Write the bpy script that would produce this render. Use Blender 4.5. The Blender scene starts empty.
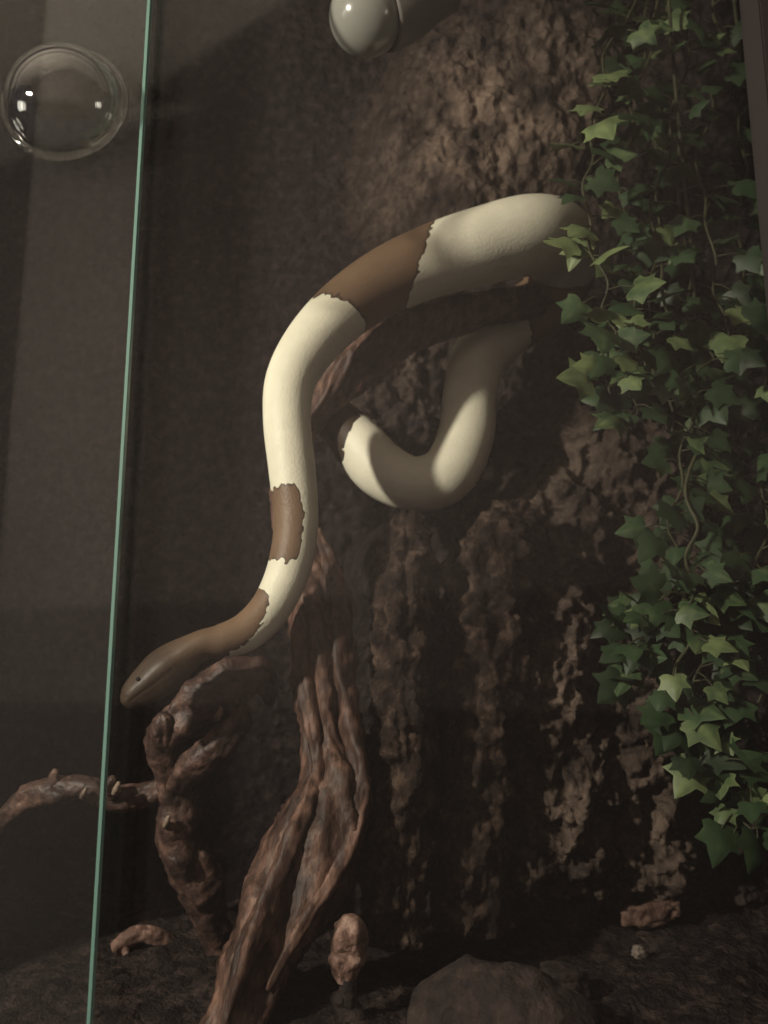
import bpy, bmesh, math, random
import numpy as np
from mathutils import Vector, Matrix

# ------------------------------------------------------------------ camera / world / light
S = bpy.context.scene
C = S.collection
FPX = 850.0                       # focal length in pixels of the 768 x 1024 frame
PITCH = math.radians(10.7)
CAM = np.array([0.0, -0.75, 0.25])
cd = bpy.data.cameras.new('camera')
cam = bpy.data.objects.new('camera', cd)
C.objects.link(cam)
cam.location = CAM
cam.rotation_euler = (math.pi / 2 + PITCH, 0, 0)
cd.sensor_fit = 'VERTICAL'
cd.sensor_height = 36.0
cd.lens = 36.0 * FPX / 1024.0
cd.clip_start = 0.01
cd.dof.use_dof = True               # the phone focused near the glass, the tank is a little soft
cd.dof.focus_distance = 0.60
cd.dof.aperture_fstop = 8.0
S.camera = cam

S.view_settings.view_transform = 'Standard'
S.view_settings.look = 'None'
S.view_settings.gamma = 1.0
S.view_settings.use_curve_mapping = False
S.view_settings.exposure = 0.6
S.cycles.transparent_max_bounces = 40
S.cycles.max_bounces = 8

W = bpy.data.worlds.new('room_gloom')
S.world = W
W.use_nodes = True
W.node_tree.nodes['Background'].inputs[0].default_value = (0.88, 0.74, 0.92, 1)
W.node_tree.nodes['Background'].inputs[1].default_value = 0.052


def lamp(name, loc, power, radius, col):
    l = bpy.data.lights.new(name, 'POINT')
    l.energy = power
    l.shadow_soft_size = radius
    l.color = col
    o = bpy.data.objects.new(name, l)
    o.location = loc
    C.objects.link(o)
    return o


lamp('key_room_lamp', (-0.965, -0.872, 0.75), 62.0, 0.03, (1.0, 0.90, 0.76))
lamp('side_glint_light', (1.9, -0.9, 0.62), 7.0, 0.20, (1.0, 0.95, 0.8))  # added light for the dome glints, also fills from the right
lamp('far_glint_light', (-2.4, -1.0, 0.55), 16.0, 0.27, (1.0, 0.95, 0.82))  # second added light, for the glint on the dome's left


def ray(px, py):
    u = (px - 384.0) / FPX
    v = (512.0 - py) / FPX
    cp, sp = math.cos(PITCH), math.sin(PITCH)
    return np.array([u, cp - v * sp, sp + v * cp])


def P(px, py, Y):
    """the point of the place seen at a pixel of the photograph, at depth Y"""
    d = ray(px, py)
    return CAM + d * ((Y - CAM[1]) / d[1])


def M(px, py, Y):
    """metres per pixel there"""
    return ((Y - CAM[1]) / ray(px, py)[1]) / FPX


# ------------------------------------------------------------------ numpy noise
def _hash(i, j, k):
    n = (i.astype(np.int64) * 73856093) ^ (j.astype(np.int64) * 19349663) ^ (k.astype(np.int64) * 83492791)
    n = (n ^ (n >> 13)) * 1274126177 & 0x7fffffff
    n = (n ^ (n >> 11)) * 668265263 & 0x7fffffff
    return ((n >> 7) & 0xffff) / 65535.0


def vnoise(p):
    i = np.floor(p).astype(np.int64)
    f = p - i
    f = f * f * (3 - 2 * f)
    r = 0
    for a in (0, 1):
        for b in (0, 1):
            for c in (0, 1):
                w = (f[:, 0] if a else 1 - f[:, 0]) * (f[:, 1] if b else 1 - f[:, 1]) * (f[:, 2] if c else 1 - f[:, 2])
                r = r + w * _hash(i[:, 0] + a, i[:, 1] + b, i[:, 2] + c)
    return r * 2 - 1


def fbm(p, octs=4, gain=0.5):
    p = np.asarray(p, float)
    r = 0
    a = 1.0
    for o in range(octs):
        r = r + a * vnoise(p * (2.03 ** o) + 17.3 * o)
        a *= gain
    return r


def sstep(a, b, x):
    t = np.clip((x - a) / (b - a), 0, 1)
    return t * t * (3 - 2 * t)


# ------------------------------------------------------------------ material helpers
def new_mat(name):
    m = bpy.data.materials.new(name)
    m.use_nodes = True
    nt = m.node_tree
    bs = nt.nodes['Principled BSDF']
    return m, nt, bs


def noise_mat(name, cols, scale=20.0, rough=0.8, bump=0.4, bscale=None, stretch=(1, 1, 1), spec=0.3, bdist=0.004, attr=None, attrcol=None):
    m, nt, bs = new_mat(name)
    tc = nt.nodes.new('ShaderNodeTexCoord')
    mp = nt.nodes.new('ShaderNodeMapping')
    mp.inputs['Scale'].default_value = stretch
    nt.links.new(tc.outputs['Object'], mp.inputs[0])
    n = nt.nodes.new('ShaderNodeTexNoise')
    n.inputs['Scale'].default_value = scale
    n.inputs['Detail'].default_value = 8
    n.inputs['Roughness'].default_value = 0.65
    nt.links.new(mp.outputs[0], n.inputs['Vector'])
    r = nt.nodes.new('ShaderNodeValToRGB')
    r.color_ramp.elements[0].position = 0.32
    r.color_ramp.elements[1].position = 0.68
    r.color_ramp.elements[0].color = (*cols[0], 1)
    r.color_ramp.elements[1].color = (*cols[-1], 1)
    if len(cols) == 3:
        e = r.color_ramp.elements.new(0.5)
        e.color = (*cols[1], 1)
    nt.links.new(n.outputs['Fac'], r.inputs[0])
    out = r.outputs[0]
    if attr:
        at = nt.nodes.new('ShaderNodeAttribute')
        at.attribute_name = attr
        r2 = nt.nodes.new('ShaderNodeValToRGB')
        r2.color_ramp.elements[0].position = 0.3
        r2.color_ramp.elements[1].position = 0.7
        r2.color_ramp.elements[0].color = (*attrcol[0], 1)
        r2.color_ramp.elements[1].color = (*attrcol[1], 1)
        nt.links.new(n.outputs['Fac'], r2.inputs[0])
        mx = nt.nodes.new('ShaderNodeMix')
        mx.data_type = 'RGBA'
        nt.links.new(at.outputs['Fac'], mx.inputs['Factor'])
        nt.links.new(out, mx.inputs['A'])
        nt.links.new(r2.outputs[0], mx.inputs['B'])
        out = mx.outputs['Result']
    nt.links.new(out, bs.inputs['Base Color'])
    bs.inputs['Roughness'].default_value = rough
    bs.inputs['Specular IOR Level'].default_value = spec
    if bump:
        n2 = nt.nodes.new('ShaderNodeTexNoise')
        n2.inputs['Scale'].default_value = bscale or scale * 3
        n2.inputs['Detail'].default_value = 6
        nt.links.new(mp.outputs[0], n2.inputs['Vector'])
        b = nt.nodes.new('ShaderNodeBump')
        b.inputs['Strength'].default_value = bump
        b.inputs['Distance'].default_value = bdist
        nt.links.new(n2.outputs['Fac'], b.inputs['Height'])
        nt.links.new(b.outputs[0], bs.inputs['Normal'])
    return m


def plain(name, col, rough=0.6, spec=0.4, metal=0.0):
    m, nt, bs = new_mat(name)
    tc = nt.nodes.new('ShaderNodeTexCoord')
    n = nt.nodes.new('ShaderNodeTexNoise')
    n.inputs['Scale'].default_value = 14
    nt.links.new(tc.outputs['Object'], n.inputs['Vector'])
    mx = nt.nodes.new('ShaderNodeMix')
    mx.data_type = 'RGBA'
    mx.inputs['A'].default_value = (*[c * 0.93 for c in col], 1)
    mx.inputs['B'].default_value = (*[min(1, c * 1.05) for c in col], 1)
    nt.links.new(n.outputs['Fac'], mx.inputs['Factor'])
    nt.links.new(mx.outputs['Result'], bs.inputs['Base Color'])
    bs.inputs['Roughness'].default_value = rough
    bs.inputs['Specular IOR Level'].default_value = spec
    bs.inputs['Metallic'].default_value = metal
    return m


def glass_mat(name, gain=1.0, tint=(0.985, 0.99, 0.985), dust=0.0, rough=0.0):
    """thin clear glass: straight-through light plus the mirror reflection of each face"""
    m = bpy.data.materials.new(name)
    m.use_nodes = True
    nt = m.node_tree
    nt.nodes.clear()
    out = nt.nodes.new('ShaderNodeOutputMaterial')
    tr = nt.nodes.new('ShaderNodeBsdfTransparent')
    tr.inputs[0].default_value = (*tint, 1)
    gl = nt.nodes.new('ShaderNodeBsdfGlossy')
    gl.inputs['Roughness'].default_value = rough
    geo = nt.nodes.new('ShaderNodeNewGeometry')
    mp = nt.nodes.new('ShaderNodeMapRange')
    mp.inputs['To Min'].default_value = 1.45
    mp.inputs['To Max'].default_value = 1 / 1.45
    nt.links.new(geo.outputs['Backfacing'], mp.inputs['Value'])
    fr = nt.nodes.new('ShaderNodeFresnel')
    nt.links.new(mp.outputs[0], fr.inputs['IOR'])
    mu = nt.nodes.new('ShaderNodeMath')
    mu.operation = 'MULTIPLY'
    mu.use_clamp = True
    mu.inputs[1].default_value = gain
    nt.links.new(fr.outputs[0], mu.inputs[0])
    mx = nt.nodes.new('ShaderNodeMixShader')
    nt.links.new(mu.outputs[0], mx.inputs[0])
    nt.links.new(tr.outputs[0], mx.inputs[1])
    nt.links.new(gl.outputs[0], mx.inputs[2])
    last = mx
    if dust:
        df = nt.nodes.new('ShaderNodeBsdfDiffuse')
        df.inputs[0].default_value = (0.62, 0.58, 0.55, 1)
        tc = nt.nodes.new('ShaderNodeTexCoord')
        n = nt.nodes.new('ShaderNodeTexNoise')
        n.inputs['Scale'].default_value = 5
        n.inputs['Detail'].default_value = 4
        nt.links.new(tc.outputs['Object'], n.inputs['Vector'])
        m2 = nt.nodes.new('ShaderNodeMath')
        m2.operation = 'MULTIPLY'
        m2.inputs[1].default_value = dust * 2
        nt.links.new(n.outputs['Fac'], m2.inputs[0])
        mx2 = nt.nodes.new('ShaderNodeMixShader')
        nt.links.new(m2.outputs[0], mx2.inputs[0])
        nt.links.new(mx.outputs[0], mx2.inputs[1])
        nt.links.new(df.outputs[0], mx2.inputs[2])
        last = mx2
    nt.links.new(last.outputs[0], out.inputs[0])
    return m


# ------------------------------------------------------------------ object helpers
def link(name, me, mat=None, parent=None, loc=None):
    o = bpy.data.objects.new(name, me)
    C.objects.link(o)
    if mat:
        me.materials.append(mat)
    if parent:
        o.parent = parent
    if loc is not None:
        o.location = loc
    return o


def mesh_from(verts, faces, smooth=True):
    me = bpy.data.meshes.new('m')
    me.from_pydata([tuple(v) for v in verts], [], faces)
    me.update()
    bm = bmesh.new()
    bm.from_mesh(me)
    bmesh.ops.recalc_face_normals(bm, faces=bm.faces)
    bm.to_mesh(me)
    bm.free()
    if smooth:
        me.polygons.foreach_set('use_smooth', [True] * len(me.polygons))
    return me


def tag(o, label, cat, group=None, kind=None):
    o['label'] = label
    o['category'] = cat
    if group:
        o['group'] = group
    if kind:
        o['kind'] = kind
    return o


def empty(name, loc):
    o = bpy.data.objects.new(name, None)
    o.location = loc
    o.empty_display_size = 0.02
    C.objects.link(o)
    return o


def box_mesh(x0, x1, y0, y1, z0, z1, bevel=0.0):
    bm = bmesh.new()
    bmesh.ops.create_cube(bm, size=1.0)
    for v in bm.verts:
        v.co = Vector(((x0 + x1) / 2 + v.co.x * (x1 - x0), (y0 + y1) / 2 + v.co.y * (y1 - y0), (z0 + z1) / 2 + v.co.z * (z1 - z0)))
    if bevel:
        bmesh.ops.bevel(bm, geom=bm.edges[:], offset=bevel, segments=2, affect='EDGES')
    me = bpy.data.meshes.new('b')
    bm.to_mesh(me)
    bm.free()
    return me


def structure(name, me, mat):
    o = link(name, me, mat)
    o['kind'] = 'structure'
    return o


def crom(pts, per):
    """Catmull-Rom through rows of pts; returns samples and their control-point parameter"""
    pts = np.asarray(pts, float)
    ext = np.vstack([2 * pts[0] - pts[1], pts, 2 * pts[-1] - pts[-2]])
    out, ts = [], []
    n = len(pts)
    for i in range(n - 1):
        p0, p1, p2, p3 = ext[i], ext[i + 1], ext[i + 2], ext[i + 3]
        for k in range(per):
            t = k / per
            out.append(0.5 * (2 * p1 + (p2 - p0) * t + (2 * p0 - 5 * p1 + 4 * p2 - p3) * t * t + (3 * p1 - p0 - 3 * p2 + p3) * t ** 3))
            ts.append(i + t)
    out.append(pts[-1])
    ts.append(n - 1.0)
    return np.array(out), np.array(ts)


def frames(path):
    T = np.gradient(path, axis=0)
    T /= np.linalg.norm(T, axis=1)[:, None] + 1e-12
    N = np.zeros_like(T)
    v = np.array([0, -1.0, 0.1])
    v = v - T[0] * v.dot(T[0])
    if np.linalg.norm(v) < 0.05:
        v = np.array([1.0, 0, 0]) - T[0] * T[0][0]
    N[0] = v / np.linalg.norm(v)
    for i in range(1, len(T)):
        v = N[i - 1] - T[i] * N[i - 1].dot(T[i])
        N[i] = v / (np.linalg.norm(v) + 1e-12)
    B = np.cross(T, N)
    return T, N, B


def tube(path, rad, seg=24, disp=None, flat=None):
    """swept tube with capped round ends; disp(points, normals, i_ring, theta)->offset array"""
    T, N, B = frames(path)
    th = np.linspace(0, 2 * math.pi, seg, endpoint=False)
    n = len(path)
    nor = N[:, None, :] * np.cos(th)[None, :, None] + B[:, None, :] * np.sin(th)[None, :, None]
    pts = path[:, None, :] + nor * rad[:, None, None]
    flatp, flatn = pts.reshape(-1, 3), nor.reshape(-1, 3)
    if disp is not None:
        ii = np.repeat(np.arange(n), seg)
        flatp = flatp + flatn * disp(flatp, ii, np.tile(th, n))[:, None]
    verts = list(map(tuple, flatp))
    faces = []
    for i in range(n - 1):
        a, b = i * seg, (i + 1) * seg
        for k in range(seg):
            k2 = (k + 1) % seg
            faces.append((a + k, a + k2, b + k2, b + k))
    c0 = len(verts)
    verts.append(tuple(path[0] - T[0] * rad[0] * 0.35))
    verts.append(tuple(path[-1] + T[-1] * rad[-1] * 0.35))
    for k in range(seg):
        k2 = (k + 1) % seg
        faces.append((c0, k2, k))
        faces.append((c0 + 1, (n - 1) * seg + k, (n - 1) * seg + k2))
    return verts, faces


def wood(pixpts, per=14, seg=36, lump=0.10, flute=0.10, nfl=5, twist=2.0, seed=0, freq=40, grain=0.06, cut_start=False):
    """gnarled driftwood limb along (px, py, Y, width_px)"""
    pth, _ = crom([list(P(a, b, y)) + [w * 0.5 * M(a, b, y)] for a, b, y, w in pixpts], per)
    path, rad = pth[:, :3], np.maximum(pth[:, 3], 0.0008)
    L = np.concatenate([[0], np.cumsum(np.linalg.norm(np.diff(path, axis=0), axis=1))])

    def disp(p, ii, th):
        r = rad[ii]
        u = L[ii]
        a = np.cos(nfl * th + twist * u * 12 + seed + 1.5 * fbm(np.c_[u * 14, np.cos(th), np.sin(th)] + seed, 2))
        ridge = np.sign(a) * np.abs(a) ** 0.7
        g = fbm(np.c_[np.cos(th + twist * u * 9) * 5, np.sin(th + twist * u * 9) * 5, u * 16] + seed, 4)
        l = fbm(p * freq + seed * 3.1, 3)
        return r * (flute * ridge + grain * g * 1.6 + lump * l)
    return tube(path, rad, seg, disp)


def join(parts):
    V, F = [], []
    for v, f in parts:
        o = len(V)
        V += v
        F += [tuple(i + o for i in q) for q in f]
    return V, F


def sphere_mesh(r, seg=32, rings=16, scale=(1, 1, 1)):
    bm = bmesh.new()
    bmesh.ops.create_uvsphere(bm, u_segments=seg, v_segments=rings, radius=r)
    for v in bm.verts:
        v.co = Vector((v.co.x * scale[0], v.co.y * scale[1], v.co.z * scale[2]))
    me = bpy.data.meshes.new('s')
    bm.to_mesh(me)
    bm.free()
    me.polygons.foreach_set('use_smooth', [True] * len(me.polygons))
    return me


def lathe(profile, origin, axis, seg=40):
    ax = np.array(axis, float)
    ax /= np.linalg.norm(ax)
    a = np.cross(ax, [0, 0, 1.0])
    if np.linalg.norm(a) < 1e-4:
        a = np.array([1.0, 0, 0])
    a /= np.linalg.norm(a)
    b = np.cross(ax, a)
    V, F = [], []
    for r, h in profile:
        for k in range(seg):
            t = 2 * math.pi * k / seg
            V.append(np.array(origin) + ax * h + (a * math.cos(t) + b * math.sin(t)) * max(r, 1e-5))
    for i in range(len(profile) - 1):
        for k in range(seg):
            k2 = (k + 1) % seg
            F.append((i * seg + k, i * seg + k2, (i + 1) * seg + k2, (i + 1) * seg + k))
    return V, F


# ------------------------------------------------------------------ setting: the enclosure
TOP = 1.50
X0, X1 = -0.52, 0.52
YB = 0.30
GY = -0.20

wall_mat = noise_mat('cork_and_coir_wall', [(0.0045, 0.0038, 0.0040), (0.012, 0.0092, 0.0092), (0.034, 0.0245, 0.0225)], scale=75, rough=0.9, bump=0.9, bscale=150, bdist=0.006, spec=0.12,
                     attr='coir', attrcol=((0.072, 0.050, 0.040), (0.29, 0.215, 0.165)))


def capsule(x, z, a, b, r0, r1=None):
    """1 at the axis of a rounded pillar from a to b, falling to 0 at its radius"""
    r1 = r0 if r1 is None else r1
    ax, az = a
    bx, bz = b
    dx, dz = bx - ax, bz - az
    t = np.clip(((x - ax) * dx + (z - az) * dz) / (dx * dx + dz * dz), 0, 1)
    d = np.hypot(x - ax - t * dx, z - az - t * dz) / (r0 + (r1 - r0) * t)
    return np.sqrt(np.clip(1 - d * d, 0, 1))


def px2(px, py, Y):
    p = P(px, py, Y)
    return (p[0], p[2])


def make_wall():
    nx, nz = 470, 540
    xs = np.linspace(X0, X1, nx)
    zs = np.linspace(-0.03, TOP, nz)
    X, Z = np.meshgrid(xs, zs)
    x, z = X.ravel(), Z.ravel()
    q = np.c_[x, x * 0, z]
    wx = x + 0.018 * fbm(q * 9 + 3, 3)
    wz = z + 0.018 * fbm(q * 9 + 40, 3)

    def cap(a, b, r0, r1, Y, amp):
        k = M(a[0], a[1], Y)
        return amp * capsule(wx, wz, px2(a[0], a[1], Y), px2(b[0], b[1], Y), r0 * k, r1 * k)
    d = np.zeros_like(x)
    mx = np.maximum
    # broad swelling of the right half of the wall, and the big upper lump
    right = sstep(-0.06, 0.05, x)
    d += 0.05 * right
    up = mx(cap((490, 120), (520, 40), 115, 120, 0.2, 0.075), cap((455, 165), (470, 215), 62, 60, 0.2, 0.08))
    d = mx(d, up + 0.03 * right)
    # the hump behind the hanging coil
    d = mx(d, cap((400, 400), (430, 330), 85, 70, 0.18, 0.08))
    # stump with its ledge under the coil, split into upright columns
    st = cap((408, 570), (402, 900), 70, 80, 0.10, 0.17)
    st = mx(st, cap((490, 590), (478, 800), 70, 80, 0.10, 0.15))
    st = mx(st, cap((572, 600), (562, 860), 80, 95, 0.06, 0.232))
    st = mx(st, cap((640, 620), (650, 860), 85, 95, 0.08, 0.20))
    st = mx(st, cap((590, 500), (560, 640), 85, 70, 0.10, 0.17))
    st = mx(st, cap((640, 420), (680, 560), 85, 90, 0.12, 0.15))
    st = mx(st, cap((570, 640), (545, 720), 40, 30, 0.10, 0.175))
    st = mx(st, cap((450, 545), (480, 600), 70, 60, 0.09, 0.16))
    st = mx(st, cap((660, 790), (590, 880), 90, 110, 0.10, 0.15))
    st = mx(st, cap((760, 700), (740, 900), 90, 120, 0.10, 0.13))
    st = mx(st, cap((470, 980), (620, 960), 60, 70, 0.10, 0.17))
    d = mx(d, st)
    # knobbly cork texture
    amp = 0.30 + 0.70 * sstep(-0.10, 0.0, x)
    amp = amp * (1 - 0.55 * sstep(0.60, 0.72, z))
    d += amp * (0.010 * fbm(q * 24, 4, 0.6) + 0.012 * fbm(q * 80 + 9, 3, 0.65))
    # upright coir strands
    qq = np.c_[x * 60, z * 0, z * 12]
    d += amp * 0.006 * fbm(qq, 3)
    d = np.clip(d, -0.02, 0.29)
    y = YB - 0.02 - d
    verts = np.c_[x, y, z]
    idx = np.arange(nx * nz).reshape(nz, nx)
    faces = np.stack([idx[:-1, :-1].ravel(), idx[:-1, 1:].ravel(), idx[1:, 1:].ravel(), idx[1:, :-1].ravel()], 1)
    nv = len(verts)
    # closed at the back so the wall has a real thickness
    back = [(X0, YB, -0.03), (X1, YB, -0.03), (X1, YB, TOP), (X0, YB, TOP)]
    F = [tuple(f) for f in faces.tolist()]
    F.append((nv, nv + 3, nv + 2, nv + 1))
    me = bpy.data.meshes.new('wall')
    me.from_pydata([tuple(v) for v in verts] + back, [], F)
    me.polygons.foreach_set('use_smooth', [True] * len(me.polygons))
    # dusty pale coir where the fibre mat is exposed; one spot lightens the shaded hollow
    c = 0
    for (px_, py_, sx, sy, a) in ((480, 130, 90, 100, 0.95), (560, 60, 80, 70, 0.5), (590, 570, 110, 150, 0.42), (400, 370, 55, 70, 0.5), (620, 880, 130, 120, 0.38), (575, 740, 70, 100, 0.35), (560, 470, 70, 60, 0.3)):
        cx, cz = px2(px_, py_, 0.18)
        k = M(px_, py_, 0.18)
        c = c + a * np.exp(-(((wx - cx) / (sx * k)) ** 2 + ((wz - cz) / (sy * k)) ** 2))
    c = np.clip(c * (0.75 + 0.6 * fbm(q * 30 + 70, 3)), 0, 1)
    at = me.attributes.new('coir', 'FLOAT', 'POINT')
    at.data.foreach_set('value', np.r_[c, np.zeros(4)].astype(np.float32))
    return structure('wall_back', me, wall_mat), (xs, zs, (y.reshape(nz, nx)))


wall_back, WGRID = make_wall()


def wall_y(x, z):
    xs, zs, y = WGRID
    i = int(np.clip((z - zs[0]) / (zs[1] - zs[0]), 0, len(zs) - 1))
    j = int(np.clip((x - xs[0]) / (xs[1] - xs[0]), 0, len(xs) - 1))
    return y[i, j]


dark_panel = noise_mat('dark_side_panel', [(0.020, 0.017, 0.016), (0.035, 0.030, 0.028)], scale=8, rough=0.75, bump=0.15, spec=0.2)
soil = noise_mat('dark_soil', [(0.006, 0.0047, 0.0047), (0.019, 0.014, 0.013), (0.060, 0.041, 0.036)], scale=60, rough=0.95, bump=1.0, bscale=200, bdist=0.006, spec=0.1)
structure('wall_left', box_mesh(X0 - 0.018, X0, GY - 0.03, YB, -0.05, TOP), dark_panel)
structure('wall_right', box_mesh(X1, X1 + 0.018, GY - 0.03, YB, -0.05, TOP), dark_panel)
structure('ceiling', box_mesh(X0 - 0.018, X1 + 0.018, GY - 0.03, YB, TOP, TOP + 0.018), dark_panel)


def floor_z(x, y):
    q = np.c_[np.atleast_1d(x), np.atleast_1d(y), np.atleast_1d(x) * 0]
    return 0.012 * fbm(q * 11 + 5, 3) + 0.0045 * np.abs(fbm(q * 70, 3)) + 0.05 * sstep(0.05, 0.28, q[:, 1]) * sstep(-0.1, 0.2, q[:, 0])


def make_floor():
    nx, ny = 300, 150
    X, Y = np.meshgrid(np.linspace(X0, X1, nx), np.linspace(GY + 0.012, YB, ny))
    x, y = X.ravel(), Y.ravel()
    V = np.c_[x, y, floor_z(x, y)]
    idx = np.arange(nx * ny).reshape(ny, nx)
    F = np.stack([idx[:-1, :-1].ravel(), idx[:-1, 1:].ravel(), idx[1:, 1:].ravel(), idx[1:, :-1].ravel()], 1).tolist()
    n = len(V)
    V = V.tolist() + [(X0, GY + 0.012, -0.05), (X1, GY + 0.012, -0.05), (X1, YB, -0.05), (X0, YB, -0.05)]
    F.append((n, n + 3, n + 2, n + 1))
    return structure('floor', mesh_from(V, F), soil)


make_floor()


def ground(px, py):
    """where the view ray of a pixel meets the soil"""
    d = ray(px, py)
    t = 0.3
    for _ in range(4000):
        p = CAM + d * t
        if p[2] <= floor_z(p[0], p[1])[0]:
            break
        t += 0.0005
    return p


# bottom rail and right corner post of the frame
frame_mat = plain('brown_frame_profile', (0.022, 0.018, 0.018), 0.5, 0.3)
structure('trim_front', box_mesh(X0 - 0.018, X1 + 0.018, GY - 0.03, GY + 0.012, -0.05, -0.012, 0.002), frame_mat)
xr = P(760, 60, GY - 0.02)[0]
structure('trim_right', box_mesh(xr, X1 + 0.018, GY - 0.026, GY + 0.004, -0.012, TOP, 0.0012), frame_mat)

# ------------------------------------------------------------------ the room in front of the tank (seen mirrored in the glass)
plaster = noise_mat('grey_room_wall', [(0.23, 0.193, 0.180), (0.30, 0.255, 0.24)], scale=1.2, rough=0.95, bump=0.05, spec=0.1)
plaster2 = noise_mat('pale_room_ceiling', [(0.56, 0.52, 0.46), (0.74, 0.69, 0.61)], scale=0.9, rough=0.95, bump=0.05, spec=0.1)
mould = plain('ceiling_moulding', (0.22, 0.20, 0.19), 0.7)


def mirrored(px, py, H):
    """point of the horizontal plane z = H whose mirror image in the glass is seen at the pixel"""
    d = ray(px, py)
    t = (H - CAM[2]) / d[2]
    return np.array([CAM[0] + d[0] * t, 2 * GY - (CAM[1] + d[1] * t), H])


H = 2.05
a, b = mirrored(0, 180, H), mirrored(345, 74, H)
dirw = (b - a) / np.linalg.norm(b - a)
e0, e1 = a - dirw * 2.2, a + dirw * 4.5
nrm = np.array([dirw[1], -dirw[0], 0])
if nrm[1] > 0:
    nrm = -nrm


def slab(pts, lo, hi):
    n = len(pts)
    V = [(p[0], p[1], lo) for p in pts] + [(p[0], p[1], hi) for p in pts]
    F = [tuple(range(n))[::-1], tuple(range(n, 2 * n))]
    for i in range(n):
        F.append((i, (i + 1) % n, n + (i + 1) % n, n + i))
    return mesh_from(V, F, False)


structure('wall_room', slab([e0, e1, e1 + nrm * 0.1, e0 + nrm * 0.1], -0.9, H + 0.02), plaster)
veil_panel_mat = noise_mat('veil_dimming_panel', [(0.135, 0.112, 0.106), (0.185, 0.154, 0.146)], scale=2.0, rough=0.8, bump=0.05, spec=0.1)
structure('trim_veil_panel', slab([e0 - nrm * 0.012, e1 - nrm * 0.012, e1 + nrm * 0.01, e0 + nrm * 0.01], -0.9, 0.45), veil_panel_mat)  # added panel, darkens the reflection in the lower glass
veil_base_mat = noise_mat('veil_dimming_base', [(0.050, 0.040, 0.038), (0.080, 0.064, 0.060)], scale=2.0, rough=0.8, bump=0.05, spec=0.1)
structure('trim_veil_base', slab([e0 - nrm * 0.024, e1 - nrm * 0.024, e1 - nrm * 0.010, e0 - nrm * 0.010], -0.9, 0.16), veil_base_mat)  # added lower step, dims the mirrored veil further down
cl0, cl1 = e0 + nrm * 0.05, e1 + nrm * 0.05
structure('ceiling_room', slab([cl0, cl1, np.array([e1[0], -0.35, 0]), np.array([e0[0], -0.35, 0])], H + 0.02, H + 0.12), plaster2)
structure('trim_1', slab([e0 - nrm * 0.03, e1 - nrm * 0.03, e1, e0], H - 0.045, H + 0.02), mould)
# lowered dark ceiling strip to the right
g0, g1 = mirrored(150, 92, H), mirrored(292, 2, H)
gd = (g1 - g0)
structure('trim_2', slab([g0 - gd * 0.12, g0 + gd * 1.6, np.array([g0[0] + 2.6, g1[1] + 0.2, 0]), np.array([g0[0] + 2.6, g0[1] - 0.05, 0])], H - 0.01, H + 0.02), plaster)

# ------------------------------------------------------------------ sliding glass doors
pane_mat = glass_mat('door_glass', 1.0, dust=0.006, rough=0.05)
edge_mat = plain('green_glass_edge', (0.115, 0.215, 0.18), 0.35, 0.6)


def pane(name, x0, x1, y0, y1, label, side):
    z0, z1 = -0.012, TOP
    r = tag(empty(name, ((x0 + x1) / 2, (y0 + y1) / 2, z0)), label, 'glass door')
    cx, cy = (x0 + x1) / 2, (y0 + y1) / 2
    g = link('pane', box_mesh(x0 - cx, x1 - cx, y0 - cy, y1 - cy, 0.0, z1 - z0), pane_mat, r)
    if side < 0:
        return r
    ex = x1
    e = link('polished_edge', box_mesh(ex - cx - 0.0012, ex - cx + 0.0012, y0 - cy - 0.0004, y1 - cy + 0.0004, 0.0005, z1 - z0 - 0.0005, 0.0003), edge_mat, r)
    e['label'] = 'pale green edge'
    return r


xa = P(119, 512, GY - 0.014)[0]
xb = P(8, 480, GY + 0.003)[0]
door_outer = pane('sliding_glass_door', X0, xa, GY - 0.0145, GY - 0.0100,
                  'outer sliding glass door on the left with a bright green vertical edge and a clear dome', 1)
door_inner = pane('sliding_glass_door', xb, X1, GY - 0.0005, GY + 0.0045,
                  'inner sliding glass door on the right, the large pane over snake and ivy', -1)

# ------------------------------------------------------------------ clear dome on the outer door
dome_mat = glass_mat('clear_dome_plastic', 1.9, tint=(0.965, 0.965, 0.955), rough=0.03)
dy = GY - 0.0146
dc = P(65, 104, dy)
Rd = 64 * M(65, 104, dy)
dome = tag(empty('dome_pull', tuple(dc)), 'clear round plastic dome stuck to the glass at upper left, with bright glints', 'dome')
prof = []
for k in range(0, 25):
    t = math.pi / 2 * k / 24
    prof.append((Rd * 0.90 * math.cos(t), Rd * 0.72 * math.sin(t) + 0.0012))
inner = [(r * 0.93, h * 0.93) for r, h in prof[::-1]]
V, F = lathe(prof + inner, (0, 0, 0), (0, -1, 0), 56)
link('dome_shell', mesh_from(V, F), dome_mat, dome)
V, F = lathe([(Rd * 0.88, 0.0002), (Rd * 0.98, 0.0002), (Rd, 0.0012), (Rd * 0.97, 0.0028), (Rd * 0.90, 0.0030), (Rd * 0.88, 0.0022), (Rd * 0.88, 0.0002)], (0, 0, 0), (0, -1, 0), 56)
link('rim', mesh_from(V, F), dome_mat, dome)

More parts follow.
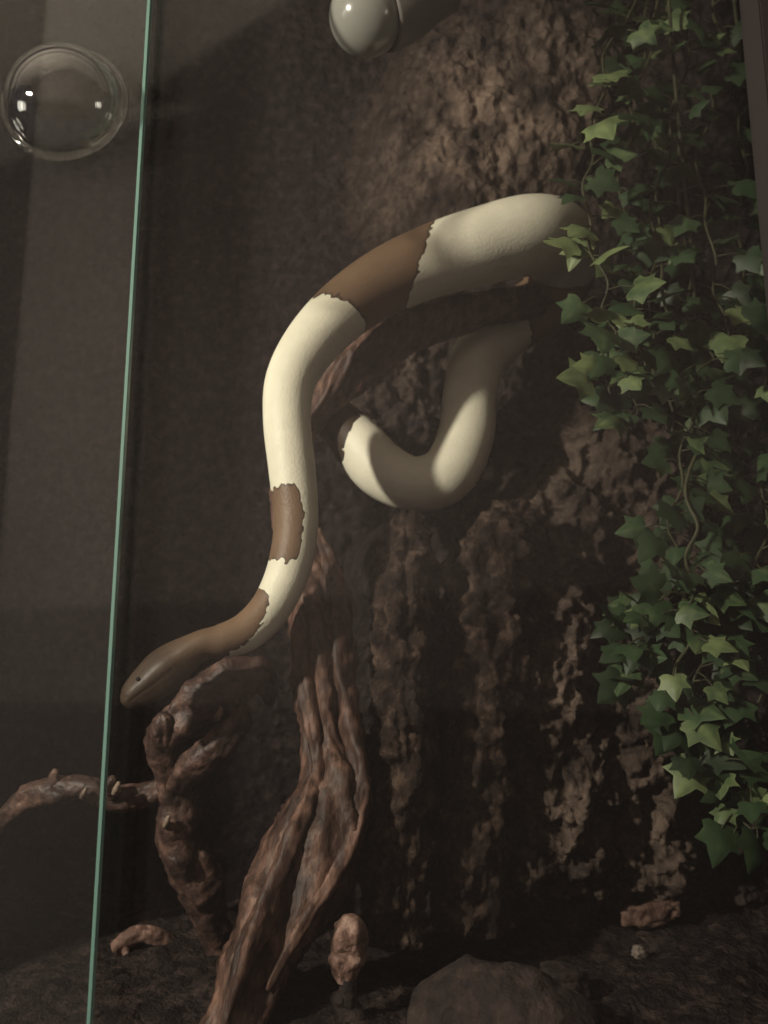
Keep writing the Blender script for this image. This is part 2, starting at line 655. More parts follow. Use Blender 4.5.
# ------------------------------------------------------------------ globe bulb at the top
bulb_mat = plain('opal_bulb_glass', (0.25, 0.25, 0.22), 0.18, 0.6)
socket_mat = plain('grey_ceramic_socket', (0.135, 0.125, 0.11), 0.5)
black_mat = plain('black_bracket', (0.02, 0.02, 0.02), 0.5)
bY = -0.10
bc = P(366, 17, bY)
ax = P(450, -4, bY + 0.02) - bc
ax /= np.linalg.norm(ax)
k = M(366, 17, bY)
lampo = tag(empty('heat_lamp', tuple(bc)), 'unlit white globe bulb in a grey socket at the top of the tank', 'lamp')
R = 37 * k
prof = []
for i in range(0, 22):
    t = math.pi * i / 27
    prof.append((R * math.sin(t), -R * math.cos(t)))
prof += [(R * 0.56, R * 0.95), (R * 0.46, R * 1.15)]
V, F = lathe(prof, (0, 0, 0), ax)
link('bulb', mesh_from(V, F), bulb_mat, lampo)
V, F = lathe([(R * 0.90, R * 0.52), (R * 0.98, R * 0.50), (R * 1.0, R * 0.60), (R * 0.90, R * 1.4), (R * 0.6, R * 2.1), (R * 0.42, R * 2.8), (0, R * 2.85)], (0, 0, 0), ax)
link('socket', mesh_from(V, F), socket_mat, lampo)
p1 = ax * R * 2.8
pth, _ = crom([p1, p1 + np.array([0.012, 0, 0.02]), p1 + np.array([0.018, 0.0, 0.08]), np.array([p1[0] + 0.018, p1[1], TOP - bc[2] + 0.001])], 10)
V, F = tube(pth, np.full(len(pth), 0.005), 12)
link('hanging_bracket', mesh_from(V, F), black_mat, lampo)

# ------------------------------------------------------------------ driftwood
wood_mat = noise_mat('reddish_driftwood', [(0.018, 0.0095, 0.0075), (0.070, 0.037, 0.027), (0.23, 0.13, 0.095)], scale=70, rough=0.55, bump=0.8, bscale=120, stretch=(1, 1, 0.35), bdist=0.003, spec=0.35)
wood2_mat = noise_mat('knobbly_root_wood', [(0.013, 0.0075, 0.0065), (0.058, 0.033, 0.026), (0.18, 0.105, 0.08)], scale=60, rough=0.5, bump=0.8, bscale=140, bdist=0.003, spec=0.4)

g0 = ground(228, 1046)
trunk = wood([(210, 1066, -0.085, 50), (234, 1018, -0.075, 56), (264, 950, -0.06, 72), (300, 880, -0.045, 88), (332, 800, -0.025, 74), (326, 738, -0.012, 44), (322, 690, -0.006, 50),
              (319, 635, 0.006, 62), (308, 590, 0.030, 56), (295, 540, 0.050, 44), (290, 485, 0.062, 36), (297, 435, 0.070, 32), (324, 400, 0.070, 32), (354, 368, 0.066, 42), (397, 338, 0.066, 46), (450, 316, 0.070, 42),
              (500, 306, 0.085, 34), (535, 302, 0.12, 30), (560, 300, 0.16, 28), (575, 300, 0.22, 24)], per=16, seg=56, lump=0.10, flute=0.13, nfl=4, twist=1.4, seed=2, freq=45, grain=0.09)
strand = wood([(268, 990, -0.088, 6), (286, 955, -0.088, 10), (312, 910, -0.082, 13), (342, 862, -0.066, 15), (362, 800, -0.045, 22), (354, 740, -0.028, 22), (344, 690, -0.020, 24), (341, 640, -0.012, 26), (338, 600, 0.0, 22), (330, 565, 0.02, 16), (318, 530, 0.04, 8)],
              per=14, seg=28, lump=0.28, flute=0.12, nfl=3, seed=8, freq=70)
strand2 = wood([(222, 1030, -0.10, 14), (248, 950, -0.092, 24), (272, 890, -0.08, 22), (300, 820, -0.058, 20), (318, 770, -0.036, 18), (312, 725, -0.026, 16), (304, 670, -0.018, 20), (302, 620, -0.008, 18), (306, 590, 0.02, 8)],
               per=14, seg=28, lump=0.26, flute=0.12, nfl=3, seed=5, freq=70)
V, F = join([trunk, strand, strand2])
tr = tag(link('driftwood', mesh_from(V, F), wood_mat), 'tall twisted reddish driftwood trunk whose bent top carries the snake', 'driftwood')

br = [wood([(226, 968, 0.09, 36), (216, 930, 0.065, 32), (204, 888, 0.045, 42), (184, 852, 0.03, 44), (178, 812, 0.018, 38), (169, 778, 0.006, 30), (162, 742, -0.012, 30), (164, 722, -0.026, 22), (163, 714, -0.03, 10)], per=14, seg=36, lump=0.22, flute=0.06, seed=4, freq=60),
      wood([(164, 745, -0.010, 24), (178, 722, -0.014, 34), (205, 700, -0.016, 44), (232, 682, -0.012, 46), (256, 676, -0.004, 36), (268, 690, 0.004, 20), (270, 706, 0.01, 6)], per=12, seg=32, lump=0.20, flute=0.08, seed=9, freq=60),
      wood([(172, 790, 0.010, 24), (188, 769, -0.008, 28), (212, 752, -0.018, 31), (232, 731, -0.020, 29), (242, 716, -0.018, 22), (240, 704, -0.016, 9)], per=12, seg=28, lump=0.18, flute=0.06, seed=12, freq=60),
      wood([(170, 786, 0.012, 24), (140, 796, 0.008, 26), (112, 799, 0.004, 24), (84, 788, 0.0, 24), (56, 791, 0.004, 24), (30, 797, 0.012, 24), (10, 812, 0.02, 18), (-10, 838, 0.03, 8)], per=12, seg=28, lump=0.22, flute=0.06, seed=15, freq=60),
      wood([(112, 797, -0.006, 12), (110, 786, -0.012, 12), (114, 778, -0.016, 7)], per=8, seg=18, lump=0.2, seed=21),
      wood([(58, 790, 0.0, 14), (54, 778, -0.004, 10), (56, 770, -0.006, 5)], per=8, seg=18, lump=0.2, seed=22),
      wood([(236, 722, -0.012, 10), (231, 710, -0.018, 8), (230, 702, -0.02, 4)], per=8, seg=18, lump=0.15, seed=24)]
V, F = join(br)
bo = tag(link('driftwood_branch', mesh_from(V, F), wood2_mat), 'knobbly forked driftwood branch below the snake head with a sideways root', 'driftwood')
# pale broken tips on the branch
tip_mat = noise_mat('pale_broken_wood', [(0.13, 0.09, 0.065), (0.30, 0.23, 0.17)], scale=90, rough=0.5, bump=0.4)
for (px_, py_, y_, w) in ((219, 714, -0.034, 7), (206, 755, -0.026, 6), (117, 789, -0.018, 7), (167, 822, -0.006, 6), (84, 793, -0.014, 5)):
    V, F = wood([(px_ - 2, py_ + 4, y_ + 0.006, w), (px_, py_, y_, w), (px_ + 2, py_ - w, y_ - 0.001, w * 0.5)], per=6, seg=12, lump=0.2, seed=px_)
    o = link('broken_tip', mesh_from(V, F), tip_mat, bo)
    o['label'] = 'pale broken tip'

# ------------------------------------------------------------------ cork columns under the coil
cork_mat = noise_mat('lumpy_cork', [(0.009, 0.007, 0.0065), (0.030, 0.020, 0.016), (0.11, 0.074, 0.056)], scale=60, rough=0.9, bump=0.9, bscale=170, bdist=0.005, spec=0.12)
V, F = wood([(408, 522, 0.035, 30), (405, 536, 0.02, 46), (404, 575, 0.005, 52), (401, 640, 0.0, 56), (402, 720, -0.004, 54), (404, 800, -0.006, 58), (398, 870, -0.008, 64), (392, 940, -0.01, 66)], per=26, seg=90, lump=0.30, flute=0.02, grain=0.07, twist=0.1, seed=41, freq=75)
tag(link('cork_column', mesh_from(V, F), cork_mat), 'narrow upright cork column just right of the driftwood, under the snake coil', 'cork')
V, F = wood([(524, 516, 0.085, 44), (504, 546, 0.065, 76), (488, 590, 0.052, 86), (487, 650, 0.046, 76), (482, 720, 0.044, 64), (478, 800, 0.042, 64), (474, 870, 0.040, 72), (470, 928, 0.038, 76)], per=26, seg=100, lump=0.30, flute=0.03, grain=0.07, twist=0.1, seed=47, freq=65)
tag(link('cork_column', mesh_from(V, F), cork_mat), 'wider upright cork column second from the driftwood, left of the dark hollow', 'cork')

# ------------------------------------------------------------------ the snake
SN = [(128, 701, -.078, 20), (135, 694, -.077, 30), (149, 683, -.075, 39), (165, 670, -.073, 44), (182, 657, -.071, 38), (202, 645, -.068, 31), (223, 641, -.063, 36), (249, 630, -.056, 40),
      (273, 604, -.05, 42), (290, 565, -.045, 45), (296, 520, -.042, 46), (292, 470, -.040, 48), (287, 420, -.036, 49), (291, 380, -.030, 52), (312, 343, -.022, 57), (345, 309, -.012, 62),
      (385, 282, 0, 67), (430, 262, .010, 72), (480, 247, .022, 77), (528, 236, .04, 79), (556, 241, .078, 74), (562, 268, .120, 68), (545, 302, .146, 62), (508, 326, .146, 60),
      (480, 356, .130, 57), (470, 395, .112, 55), (466, 435, .099, 57), (448, 473, .090, 58), (414, 484, .090, 55), (382, 470, .094, 57), (360, 446, .100, 54), (340, 424, .112, 46),
      (308, 411, .130, 40), (294, 425, .146, 34), (288, 455, .152, 28), (289, 490, .156, 20), (290, 520, .156, 12), (291, 540, .156, 6), (291, 550, .156, 4)]


def make_snake():
    per, seg = 26, 72
    arr, ts = crom([list(P(a, b, y)) + [w * 0.5 * M(a, b, y)] for a, b, y, w in SN], per)
    path, rad = arr[:, :3], arr[:, 3]
    Tn, N, B = frames(path)
    n = len(path)
    th = np.linspace(0, 2 * math.pi, seg, endpoint=False)
    nor = N[:, None, :] * np.cos(th)[None, :, None] + B[:, None, :] * np.sin(th)[None, :, None]
    # head: flatter, jaw line, brow; N starts towards the viewer, B across it
    hd = np.clip(1 - (ts - 3.6) / 1.6, 0, 1)
    hd = hd * hd * (3 - 2 * hd)
    ra = np.ones((n, seg))
    c, s = np.cos(th)[None, :], np.sin(th)[None, :]
    ra *= 1 - hd[:, None] * 0.20 * np.abs(c)             # flattened across the line of sight
    ra *= 1 + hd[:, None] * 0.05 * np.cos(4 * th)[None, :]
    # slightly keeled back along the body (triangular section of a python)
    ra *= 1 + (1 - hd)[:, None] * 0.03 * np.cos(2 * th)[None, :]
    pts = path[:, None, :] + nor * (rad[:, None] * ra)[:, :, None]
    # mouth line: a shallow groove on the lower side of the head
    R_ = np.cross(Tn, np.array([0, -1.0, 0.0]))
    R_ /= np.linalg.norm(R_, axis=1)[:, None]
    lat = np.einsum('ijk,ik->ij', nor, R_)
    vis = -nor[:, :, 1]
    tt = ts[:, None]
    groove = np.exp(-((lat - 0.38) / 0.09) ** 2) * hd[:, None] * (tt < 3.4) * (tt > 0.15)
    pts = pts - nor * (groove * 0.0005)[:, :, None]
    # saddles (brown patches); signed distance, > 0 is brown
    jag = 0.075 * fbm(np.c_[lat.ravel() * 9, np.repeat(ts, seg) * 7, vis.ravel() * 3], 3).reshape(n, seg)
    jag2 = 0.03 * np.sign(np.sin(lat * 16 + 2 * np.sin(tt * 3))) * 0.5
    d = np.full((n, seg), -1.0)
    A = np.minimum(tt - (14.76 + 0.20 * lat), (16.74 - 0.66 * lat) - tt)
    d = np.maximum(d, A)
    cB = np.minimum(np.minimum(tt - 8.95, 10.62 - tt), (0.42 - 0.25 * (np.abs(tt - 9.75) / 0.85) ** 4 - lat) * 0.9)
    d = np.maximum(d, cB)
    thr = np.interp(ts, [0, 5.4, 6.0, 6.5, 7.0, 7.5, 7.9, 8.12, 8.2, 9], [2, 1.6, 0.85, 0.62, 0.45, 0.22, -0.05, -0.5, -1.3, -2])[:, None]
    d = np.maximum(d, (thr - lat) * 0.6)
    d = np.maximum(d, tt - 30.2 - 0.42 * lat)
    d = np.maximum(d, np.minimum(tt - 21.0, 22.9 - tt))
    d = d + jag + jag2 * (np.abs(d) < 0.15)
    verts = pts.reshape(-1, 3).tolist()
    faces = []
    for i in range(n - 1):
        a, b = i * seg, (i + 1) * seg
        for k2 in range(seg):
            k3 = (k2 + 1) % seg
            faces.append((a + k2, a + k3, b + k3, b + k2))
    # rounded snout: two shrinking rings in front, then a pole; and a tail pole
    extra = []
    base = 0
    prev = list(range(seg))
    for f, g in ((0.82, 0.30), (0.5, 0.52)):
        ring = []
        for k2 in range(seg):
            ring.append(len(verts))
            p = path[0] - Tn[0] * rad[0] * g + (pts[0, k2] - path[0]) * f
            verts.append(p.tolist())
            extra.append(1.0)
        for k2 in range(seg):
            k3 = (k2 + 1) % seg
            faces.append((ring[k2], ring[k3], prev[k3], prev[k2]))
        prev = ring
    pole = len(verts)
    verts.append((path[0] - Tn[0] * rad[0] * 0.6).tolist())
    extra.append(1.0)
    for k2 in range(seg):
        faces.append((pole, prev[(k2 + 1) % seg], prev[k2]))
    tail = len(verts)
    verts.append((path[-1] + Tn[-1] * 0.003).tolist())
    extra.append(1.0)
    for k2 in range(seg):
        faces.append((tail, (n - 1) * seg + k2, (n - 1) * seg + (k2 + 1) % seg))
    me = mesh_from(verts, faces)
    at = me.attributes.new('saddle', 'FLOAT', 'POINT')
    at.data.foreach_set('value', np.r_[d.ravel(), np.array(extra)].astype(np.float32))
    at = me.attributes.new('along', 'FLOAT', 'POINT')
    at.data.foreach_set('value', np.r_[np.repeat(ts, seg), np.zeros(len(extra))].astype(np.float32))
    at = me.attributes.new('side', 'FLOAT', 'POINT')
    at.data.foreach_set('value', np.r_[lat.ravel(), np.zeros(len(extra))].astype(np.float32))
    # skin
    m, nt, bs = new_mat('pied_snake_skin')
    A_ = nt.nodes.new('ShaderNodeAttribute')
    A_.attribute_name = 'saddle'
    tc = nt.nodes.new('ShaderNodeTexCoord')
    r = nt.nodes.new('ShaderNodeValToRGB')
    el = r.color_ramp.elements
    r.color_ramp.interpolation = 'LINEAR'
    el[0].position = 0.495
    el[0].color = (0.80, 0.77, 0.62, 1)
    el[1].position = 1.0
    el[1].color = (0.190, 0.122, 0.076, 1)
    e = el.new(0.505)
    e.color = (0.045, 0.027, 0.018, 1)
    e = el.new(0.535)
    e.color = (0.075, 0.046, 0.030, 1)
    e = el.new(0.575)
    e.color = (0.165, 0.103, 0.063, 1)
    ad = nt.nodes.new('ShaderNodeMath')
    ad.operation = 'ADD'
    ad.inputs[1].default_value = 0.5
    nt.links.new(A_.outputs['Fac'], ad.inputs[0])
    nt.links.new(ad.outputs[0], r.inputs[0])
    n1 = nt.nodes.new('ShaderNodeTexNoise')
    n1.inputs['Scale'].default_value = 55
    n1.inputs['Detail'].default_value = 3
    nt.links.new(tc.outputs['Object'], n1.inputs['Vector'])
    mr = nt.nodes.new('ShaderNodeMapRange')
    mr.inputs['To Min'].default_value = 0.86
    mr.inputs['To Max'].default_value = 1.10
    nt.links.new(n1.outputs['Fac'], mr.inputs['Value'])
    mu = nt.nodes.new('ShaderNodeMix')
    mu.data_type = 'RGBA'
    mu.blend_type = 'MULTIPLY'
    mu.inputs['Factor'].default_value = 1.0
    nt.links.new(r.outputs[0], mu.inputs['A'])
    nt.links.new(mr.outputs[0], mu.inputs['B'])
    # the head is darker than the saddles; the neck fade paints dimmer light
    al = nt.nodes.new('ShaderNodeAttribute')
    al.attribute_name = 'along'
    hr = nt.nodes.new('ShaderNodeMapRange')
    hr.inputs['From Min'].default_value = 3.2
    hr.inputs['From Max'].default_value = 6.8
    hr.inputs['To Min'].default_value = 0.24
    hr.inputs['To Max'].default_value = 1.0
    nt.links.new(al.outputs['Fac'], hr.inputs['Value'])
    tr_ = nt.nodes.new('ShaderNodeMapRange')           # coil-end patch painted nearly black to stand in for shade
    tr_.inputs['From Min'].default_value = 29.0
    tr_.inputs['From Max'].default_value = 29.1
    tr_.inputs['To Min'].default_value = 0.0
    tr_.inputs['To Max'].default_value = 0.75
    nt.links.new(al.outputs['Fac'], tr_.inputs['Value'])
    gt = nt.nodes.new('ShaderNodeMath')
    gt.operation = 'GREATER_THAN'
    gt.inputs[1].default_value = 0.0
    nt.links.new(A_.outputs['Fac'], gt.inputs[0])
    dk = nt.nodes.new('ShaderNodeMath')
    dk.operation = 'MULTIPLY'
    nt.links.new(tr_.outputs[0], dk.inputs[0])
    nt.links.new(gt.outputs[0], dk.inputs[1])
    sb = nt.nodes.new('ShaderNodeMath')
    sb.operation = 'SUBTRACT'
    sb.use_clamp = True
    nt.links.new(hr.outputs[0], sb.inputs[0])
    nt.links.new(dk.outputs[0], sb.inputs[1])
    mh = nt.nodes.new('ShaderNodeMix')
    mh.data_type = 'RGBA'
    mh.blend_type = 'MULTIPLY'
    mh.inputs['Factor'].default_value = 1.0
    nt.links.new(mu.outputs['Result'], mh.inputs['A'])
    nt.links.new(sb.outputs[0], mh.inputs['B'])
    nt.links.new(mh.outputs['Result'], bs.inputs['Base Color'])
    vo = nt.nodes.new('ShaderNodeTexVoronoi')
    vo.inputs['Scale'].default_value = 420
    nt.links.new(tc.outputs['Object'], vo.inputs['Vector'])
    bp = nt.nodes.new('ShaderNodeBump')
    bp.inputs['Strength'].default_value = 0.25
    bp.inputs['Distance'].default_value = 0.0008
    nt.links.new(vo.outputs['Distance'], bp.inputs['Height'])
    nt.links.new(bp.outputs[0], bs.inputs['Normal'])
    bs.inputs['Roughness'].default_value = 0.5
    bs.inputs['Specular IOR Level'].default_value = 0.35
    o = tag(link('snake', me, m), 'white and brown pied python draped over the driftwood with its head hanging down', 'snake')
    # eyes and nostril
    em = plain('dark_snake_eye', (0.02, 0.016, 0.014), 0.08, 0.8)
    i = int(1.75 * per)
    for sgn in (-1, 1):
        v = sgn * np.array([0, -1.0, 0]) * 0.80 + R_[i] * (-0.42)
        v -= Tn[i] * v.dot(Tn[i])
        v /= np.linalg.norm(v)
        p = path[i] + v * rad[i] * 0.86
        e = link('eye', sphere_mesh(0.0017, 16, 10), em, o, tuple(p))
    return o


snake = make_snake()

# ------------------------------------------------------------------ ivy
random.seed(11)


def leaf_mat(name, c0, c1, c2):
    m, nt, bs = new_mat(name)
    at = nt.nodes.new('ShaderNodeAttribute')
    at.attribute_name = 'tint'
    r = nt.nodes.new('ShaderNodeValToRGB')
    r.color_ramp.elements[0].color = (*c0, 1)
    r.color_ramp.elements[1].color = (*c2, 1)
    e = r.color_ramp.elements.new(0.55)
    e.color = (*c1, 1)
    tc = nt.nodes.new('ShaderNodeTexCoord')
    n = nt.nodes.new('ShaderNodeTexNoise')
    n.inputs['Scale'].default_value = 70
    n.inputs['Detail'].default_value = 4
    nt.links.new(tc.outputs['Object'], n.inputs['Vector'])
    ma = nt.nodes.new('ShaderNodeMath')
    ma.operation = 'MULTIPLY_ADD'
    ma.inputs[1].default_value = 0.5
    ma.inputs[2].default_value = -0.25
    nt.links.new(n.outputs['Fac'], ma.inputs[0])
    ad = nt.nodes.new('ShaderNodeMath')
    ad.operation = 'ADD'
    nt.links.new(ma.outputs[0], ad.inputs[0])
    nt.links.new(at.outputs['Fac'], ad.inputs[1])
    nt.links.new(ad.outputs[0], r.inputs[0])
    nt.links.new(r.outputs[0], bs.inputs['Base Color'])
    bs.inputs['Roughness'].default_value = 0.5
    bs.inputs['Specular IOR Level'].default_value = 0.35
    return m


ivy_mat = leaf_mat('ivy_leaf', (0.009, 0.019, 0.008), (0.032, 0.062, 0.025), (0.21, 0.26, 0.11))
stem_mat = noise_mat('ivy_stem', [(0.022, 0.026, 0.013), (0.06, 0.058, 0.028)], scale=90, rough=0.6, bump=0.2)

OUT = [(0.0, -0.02), (0.16, -0.14), (0.36, -0.17), (0.54, -0.06), (0.47, 0.10), (0.52, 0.24), (0.66, 0.44), (0.47, 0.46), (0.31, 0.50), (0.24, 0.66), (0.13, 0.84), (0.0, 1.02)]
MID = [0.0, 0.02, 0.05, 0.10, 0.18, 0.28, 0.40, 0.48, 0.56, 0.70, 0.86, 1.02]


def add_leaf(V, F, TI, base, up, out, size, tint, fold, curl):
    up = up / np.linalg.norm(up)
    out = out - up * out.dot(up)
    out /= np.linalg.norm(out)
    side = np.cross(up, out)
    n0 = len(V)

    def pt(x, y):
        zz = -fold * abs(x) + 0.10 * math.sin(y * 6 + x * 5) * abs(x) - curl * y * y
        return base + size * (side * x + up * y + out * zz)
    m = len(OUT)
    for y in MID:
        V.append(pt(0, y)); TI.append(tint + 0.12)
    for sg in (1, -1):
        for f, dt in ((0.55, 0.0), (1.0, 0.10)):
            for (x, y), ym in zip(OUT, MID):
                V.append(pt(sg * x * f, ym + (y - ym) * f)); TI.append(tint + dt)
    for s_ in (0, 1):
        a, b, c = n0, n0 + m * (1 + 2 * s_), n0 + m * (2 + 2 * s_)
        for i in range(m - 1):
            q1 = (a + i, a + i + 1, b + i + 1, b + i)
            q2 = (b + i, b + i + 1, c + i + 1, c + i)
            if s_:
                q1, q2 = q1[::-1], q2[::-1]
            F.append(q1); F.append(q2)


def ivy_strand(pix, nleaf, label, smin=20, smax=38, tint=0.35, spread=1.0, first=0.0):
    nleaf = int(nleaf * 1.5)
    rows = []
    pt0 = P(*pix[0][:3])
    rows.append([pt0[0], pt0[1], TOP - 0.001])
    for (a, b, y) in pix:
        rows.append(list(P(a, b, y)))
    path, ts = crom(rows, 16)
    for i in range(len(path)):
        path[i] += 0.004 * np.array([math.sin(i * 0.5), math.cos(i * 0.37), 0])
    path[0, 2] = TOP - 0.0005
    path[:, 2] = np.minimum(path[:, 2], TOP - 0.0005)
    base = path[0].copy()
    root = tag(empty('ivy_strand', tuple(base)), label, 'ivy', 'trailing ivy strands on the right of the tank')
    V, F = tube(path - base, np.linspace(0.0019, 0.0010, len(path)), 8)
    sV, sF = [list(v) for v in V], list(F)
    LV, LF, TI = [], [], []
    lo = 16 * first
    for j in range(nleaf):
        f = lo + (len(path) - 1 - lo) * ((j + random.random() * 0.9) / nleaf)
        i = min(int(f), len(path) - 1)
        p = path[i] - base
        ang = random.uniform(-1, 1) * math.pi * 0.95
        direc = np.array([math.sin(ang), -abs(math.cos(ang)) * random.uniform(0.2, 1.0), random.uniform(-0.55, 0.35)])
        direc /= np.linalg.norm(direc)
        pl = random.uniform(0.008, 0.030) * spread
        q = p + direc * pl
        size = random.uniform(smin, smax) * 0.00085
        wp = q + base
        lim = wall_y(wp[0], wp[2]) - 0.012
        if wp[1] > lim:
            q[1] -= wp[1] - lim
        q[1] = max(q[1] + base[1], GY + 0.05) - base[1]
        up = direc * 0.8 + np.array([random.uniform(-.5, .5), random.uniform(-.35, .15), random.uniform(-1.0, 0.05)])
        out = np.array([random.uniform(-.7, .5), -0.9, random.uniform(-.1, .9)])
        t = np.clip(random.gauss(tint, 0.17), 0.02, 0.95)
        add_leaf(LV, LF, TI, q, up, out, size, t, random.uniform(0.05, 0.35), random.uniform(-0.05, 0.35))
        pv, pf = tube(np.array([p, p + direc * pl * 0.5 + np.array([0, 0, 0.002]), q]), np.array([0.0008, 0.0007, 0.0006]), 5)
        o = len(sV)
        sV += [list(v) for v in pv]
        sF += [tuple(x + o for x in ff) for ff in pf]
    link('stem', mesh_from(sV, sF), stem_mat, root)
    me = bpy.data.meshes.new('lv')
    me.from_pydata([tuple(v) for v in LV], [], LF)
    me.polygons.foreach_set('use_smooth', [True] * len(me.polygons))
    at = me.attributes.new('tint', 'FLOAT', 'POINT')
    at.data.foreach_set('value', np.array(TI, np.float32))
    link('foliage', me, ivy_mat, root)
    return root


ivy_strand([(640, -40, .02), (612, 40, .0), (594, 130, -.03), (586, 210, -.045), (604, 290, -.05), (612, 350, -.05), (612, 395, -.05)], 34,
           'leftmost ivy strand, its pale leaves overlapping the snake bend', 22, 40, 0.60)
ivy_strand([(660, -40, .05), (640, 80, .03), (622, 180, .0), (630, 290, -.02), (640, 370, -.03), (628, 430, -.03)], 36,
           'short ivy strand just right of the leftmost one, ending beside the dark cork', 20, 36, 0.36)
ivy_strand([(690, -40, .06), (680, 90, .04), (655, 210, .0), (672, 330, -.03), (690, 420, -.04), (672, 515, -.05), (684, 590, -.05), (650, 625, -.05), (636, 690, -.045)], 56,
           'long ivy strand with one pale yellowish leaf, curling left at the bottom', 20, 36, 0.36)
ivy_strand([(712, -40, .06), (718, 60, .05), (700, 160, .03), (712, 250, .0), (720, 330, -.02), (700, 372, -.05)], 26,
           'ivy strand high on the right, hanging close beside the frame post', 22, 42, 0.26)
ivy_strand([(738, 60, .10), (742, 200, .07), (736, 320, .03), (728, 420, .0), (742, 520, -.02), (716, 610, -.04), (694, 690, -.05), (676, 745, -.05)], 46,
           'ivy strand hanging down to a tuft of leaves above the bark mound', 20, 38, 0.32, first=1.0)
ivy_strand([(790, 200, .05), (772, 320, .03), (757, 420, .0), (766, 520, -.03), (752, 610, -.04), (762, 700, -.05), (752, 780, -.05), (768, 835, -.05)], 44,
           'rightmost ivy strand, reaching lowest at the right edge of the photo', 20, 38, 0.36, first=1.0)
ivy_strand([(676, 120, .08), (690, 300, .05), (704, 420, .02), (690, 540, .0), (655, 600, -.02), (628, 625, -.03), (636, 668, -.035)], 34,
           'ivy strand bending left into the dark green cluster over the cork', 18, 34, 0.22, first=1.0)
ivy_strand([(692, 300, .02), (692, 470, -.06), (691, 560, -.07), (690, 630, -.065), (674, 700, -.06), (690, 735, -.06), (722, 762, -.06), (738, 800, -.06), (746, 835, -.06)], 15,
           'thin bare ivy tendril with few leaves, trailing down to lower right', 20, 36, 0.45, first=3.0)
ivy_strand([(650, -40, .10), (640, 80, .10), (660, 200, .08), (650, 320, .06), (670, 420, .05), (700, 500, .04)], 44,
           'dark ivy strand hanging behind the others against the back wall', 22, 38, 0.18)

# ------------------------------------------------------------------ bark pieces on the soil
bark_mat = noise_mat('reddish_bark', [(0.045, 0.024, 0.018), (0.11, 0.062, 0.047), (0.24, 0.15, 0.115)], scale=70, rough=0.7, bump=0.8, bscale=180, bdist=0.003)
chunk_mat = noise_mat('lightened_reddish_bark', [(0.06, 0.034, 0.026), (0.16, 0.092, 0.07), (0.36, 0.24, 0.19)], scale=80, rough=0.6, bump=0.8, bscale=180, bdist=0.003)  # lighter copy of the bark, brightened in place of missing lamp light
pale_mat = noise_mat('pale_wood_chip', [(0.12, 0.095, 0.08), (0.24, 0.20, 0.165)], scale=80, rough=0.7, bump=0.4)
dim_mat = noise_mat('dull_cork_bark', [(0.010, 0.007, 0.0062), (0.024, 0.016, 0.014), (0.055, 0.037, 0.031)], scale=50, rough=0.85, bump=0.9, bscale=150, bdist=0.004)


def chip(name, loc, sx, sy, sz, rot, mat, label, cat, seed):
    bm = bmesh.new()
    bmesh.ops.create_icosphere(bm, subdivisions=4, radius=1.0)
    co = np.array([v.co[:] for v in bm.verts])
    blocky = np.sign(co) * np.abs(co) ** 0.62
    blocky = blocky * (1 + 0.28 * fbm(co * 1.6 + seed * 5.7, 3))[:, None] + 0.07 * fbm(co * 5 + seed, 3)[:, None]
    blocky *= np.array([sx, sy, sz]) * 0.72
    Rm = np.array(Matrix.Rotation(rot[2], 3, 'Z') @ Matrix.Rotation(rot[1], 3, 'Y') @ Matrix.Rotation(rot[0], 3, 'X'))
    blocky = blocky @ Rm.T
    for v, p in zip(bm.verts, blocky):
        v.co = Vector(p)
    lo = blocky[:, 2].min()
    me = bpy.data.meshes.new('c')
    bm.to_mesh(me)
    bm.free()
    me.polygons.foreach_set('use_smooth', [True] * len(me.polygons))
    o = link(name, me, mat, None, loc)
    tag(o, label, cat)
    return o, lo


def on_ground(px_, py_, sx, sy, sz, rot, *rest):
    g = ground(px_, py_)
    o, lo = chip('bark_chunk', (0, 0, 0), sx, sy, sz, rot, *rest)
    o.location = (g[0], g[1], floor_z(g[0], g[1])[0] - lo - 0.002)
    return o


V, F = wood([(351, 916, -0.102, 16), (351, 927, -0.102, 30), (349, 944, -0.100, 34), (346, 964, -0.100, 30), (347, 982, -0.100, 18)], per=16, seg=40, lump=0.30, flute=0.04, seed=52, freq=75)
rs = tag(empty('root_stub', tuple(P(347, 1020, -0.10))), 'reddish knobbed root stub on an added stem, right of the driftwood at the bottom', 'root')
V = [tuple(np.array(v) - np.array(rs.location)) for v in V]
link('knob', mesh_from(V, F), chunk_mat, rs)
base = P(347, 1100, -0.10)
zz = floor_z(base[0], base[1])[0]
pth, _ = crom([np.array([base[0] + 0.004, -0.096, zz - 0.004]), np.array([base[0] - 0.003, -0.098, zz + 0.012]), P(348, 1000, -0.10), P(347, 974, -0.10)], 12)
V, F = tube(pth, np.linspace(0.011, 0.006, len(pth)), 20, lambda p, ii, th: 0.0025 * fbm(p * 80, 3))
V = [tuple(np.array(v) - np.array(rs.location)) for v in V]
link('stem', mesh_from(V, F), dim_mat, rs)  # stem added to hold the knob up in the lamp light
on_ground(652, 925, 0.038, 0.02, 0.015, (0, -0.08, 0.1), bark_mat, 'reddish flat bark piece on the mound at lower right', 'bark', 2)
on_ground(640, 958, 0.009, 0.008, 0.007, (0, 0.3, 0.4), pale_mat, 'tiny pale wood chip below the reddish flat bark piece', 'wood chip', 3)
on_ground(745, 905, 0.022, 0.018, 0.012, (0, 0.1, 0.7), dim_mat, 'dull brown bark lump at the lower right corner', 'bark', 6)
on_ground(560, 1000, 0.03, 0.022, 0.015, (0, 0.1, 0.3), dim_mat, 'dull brown bark lump on the soil in front of the mound', 'bark', 7)

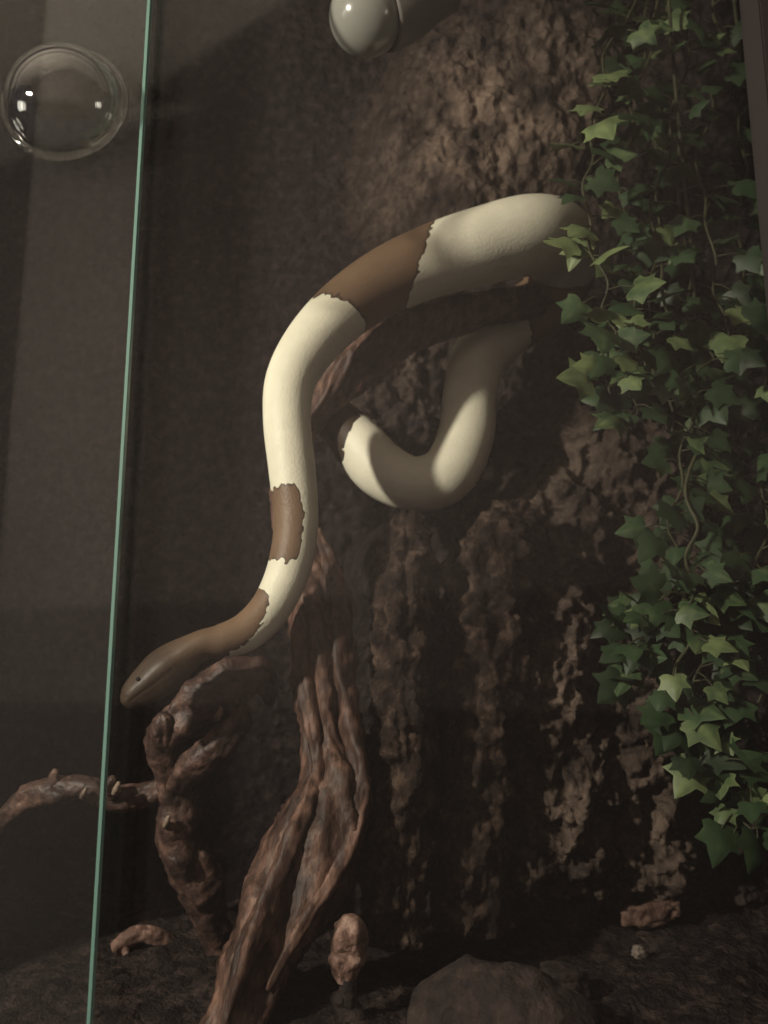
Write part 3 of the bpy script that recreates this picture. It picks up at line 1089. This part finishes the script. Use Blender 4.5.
gA = ground(136, 952)
Yg = gA[1]
V, F = wood([(114, 950, Yg - .005, 14), (126, 941, Yg, 16), (142, 934, Yg + .005, 17), (160, 938, Yg + .01, 14), (184, 950, Yg + .02, 9)], per=10, seg=22, lump=0.25, seed=31, freq=70)
V2, F2 = wood([(124, 944, Yg - .002, 9), (127, 958, Yg - .006, 7), (129, 966, Yg - .008, 4)], per=8, seg=16, lump=0.2, seed=33)
V, F = join([(V, F), (V2, F2)])
zmin = min(v[2] for v in V)
tag(link('twig', mesh_from(V, F), chunk_mat), 'short crooked reddish twig on the soil at lower left', 'twig')


# arched cork slab at the bottom
def cork_arch():
    cx = ground(500, 1015)
    V, F = [], []
    nu, nv = 40, 30
    L_, R0 = 0.13, 0.042
    for shell in (0, 1):
        for i in range(nu + 1):
            for j in range(nv + 1):
                a = math.pi * j / nv
                r = (R0 - 0.009 * shell) * (1 - 0.55 * abs(2 * i / nu - 1) ** 2.5)
                V.append([-math.cos(a) * r, (i / nu - 0.5) * L_, math.sin(a) * r * 1.02])
    A = np.array(V)
    nz_ = fbm(A * 45 + 2, 4)
    A += A * np.array([1, 0, 1]) / R0 * (0.0055 * nz_)[:, None]
    V = A.tolist()
    m = (nu + 1) * (nv + 1)
    g = lambda s_, i, j: s_ * m + i * (nv + 1) + j
    for s_ in (0, 1):
        for i in range(nu):
            for j in range(nv):
                F.append((g(s_, i, j), g(s_, i + 1, j), g(s_, i + 1, j + 1), g(s_, i, j + 1)))
    for i in range(nu):
        for j in (0, nv):
            F.append((g(0, i, j), g(0, i + 1, j), g(1, i + 1, j), g(1, i, j)))
    for j in range(nv):
        for i in (0, nu):
            F.append((g(0, i, j), g(0, i, j + 1), g(1, i, j + 1), g(1, i, j)))
    o = link('cork_arch', mesh_from(V, F), dim_mat, None, (cx[0], cx[1] - 0.02, floor_z(cx[0], cx[1])[0] - 0.004))
    o.rotation_euler = (0, 0, 1.25)
    tag(o, 'arched dark cork bark hide at the bottom centre', 'cork hide')


cork_arch()
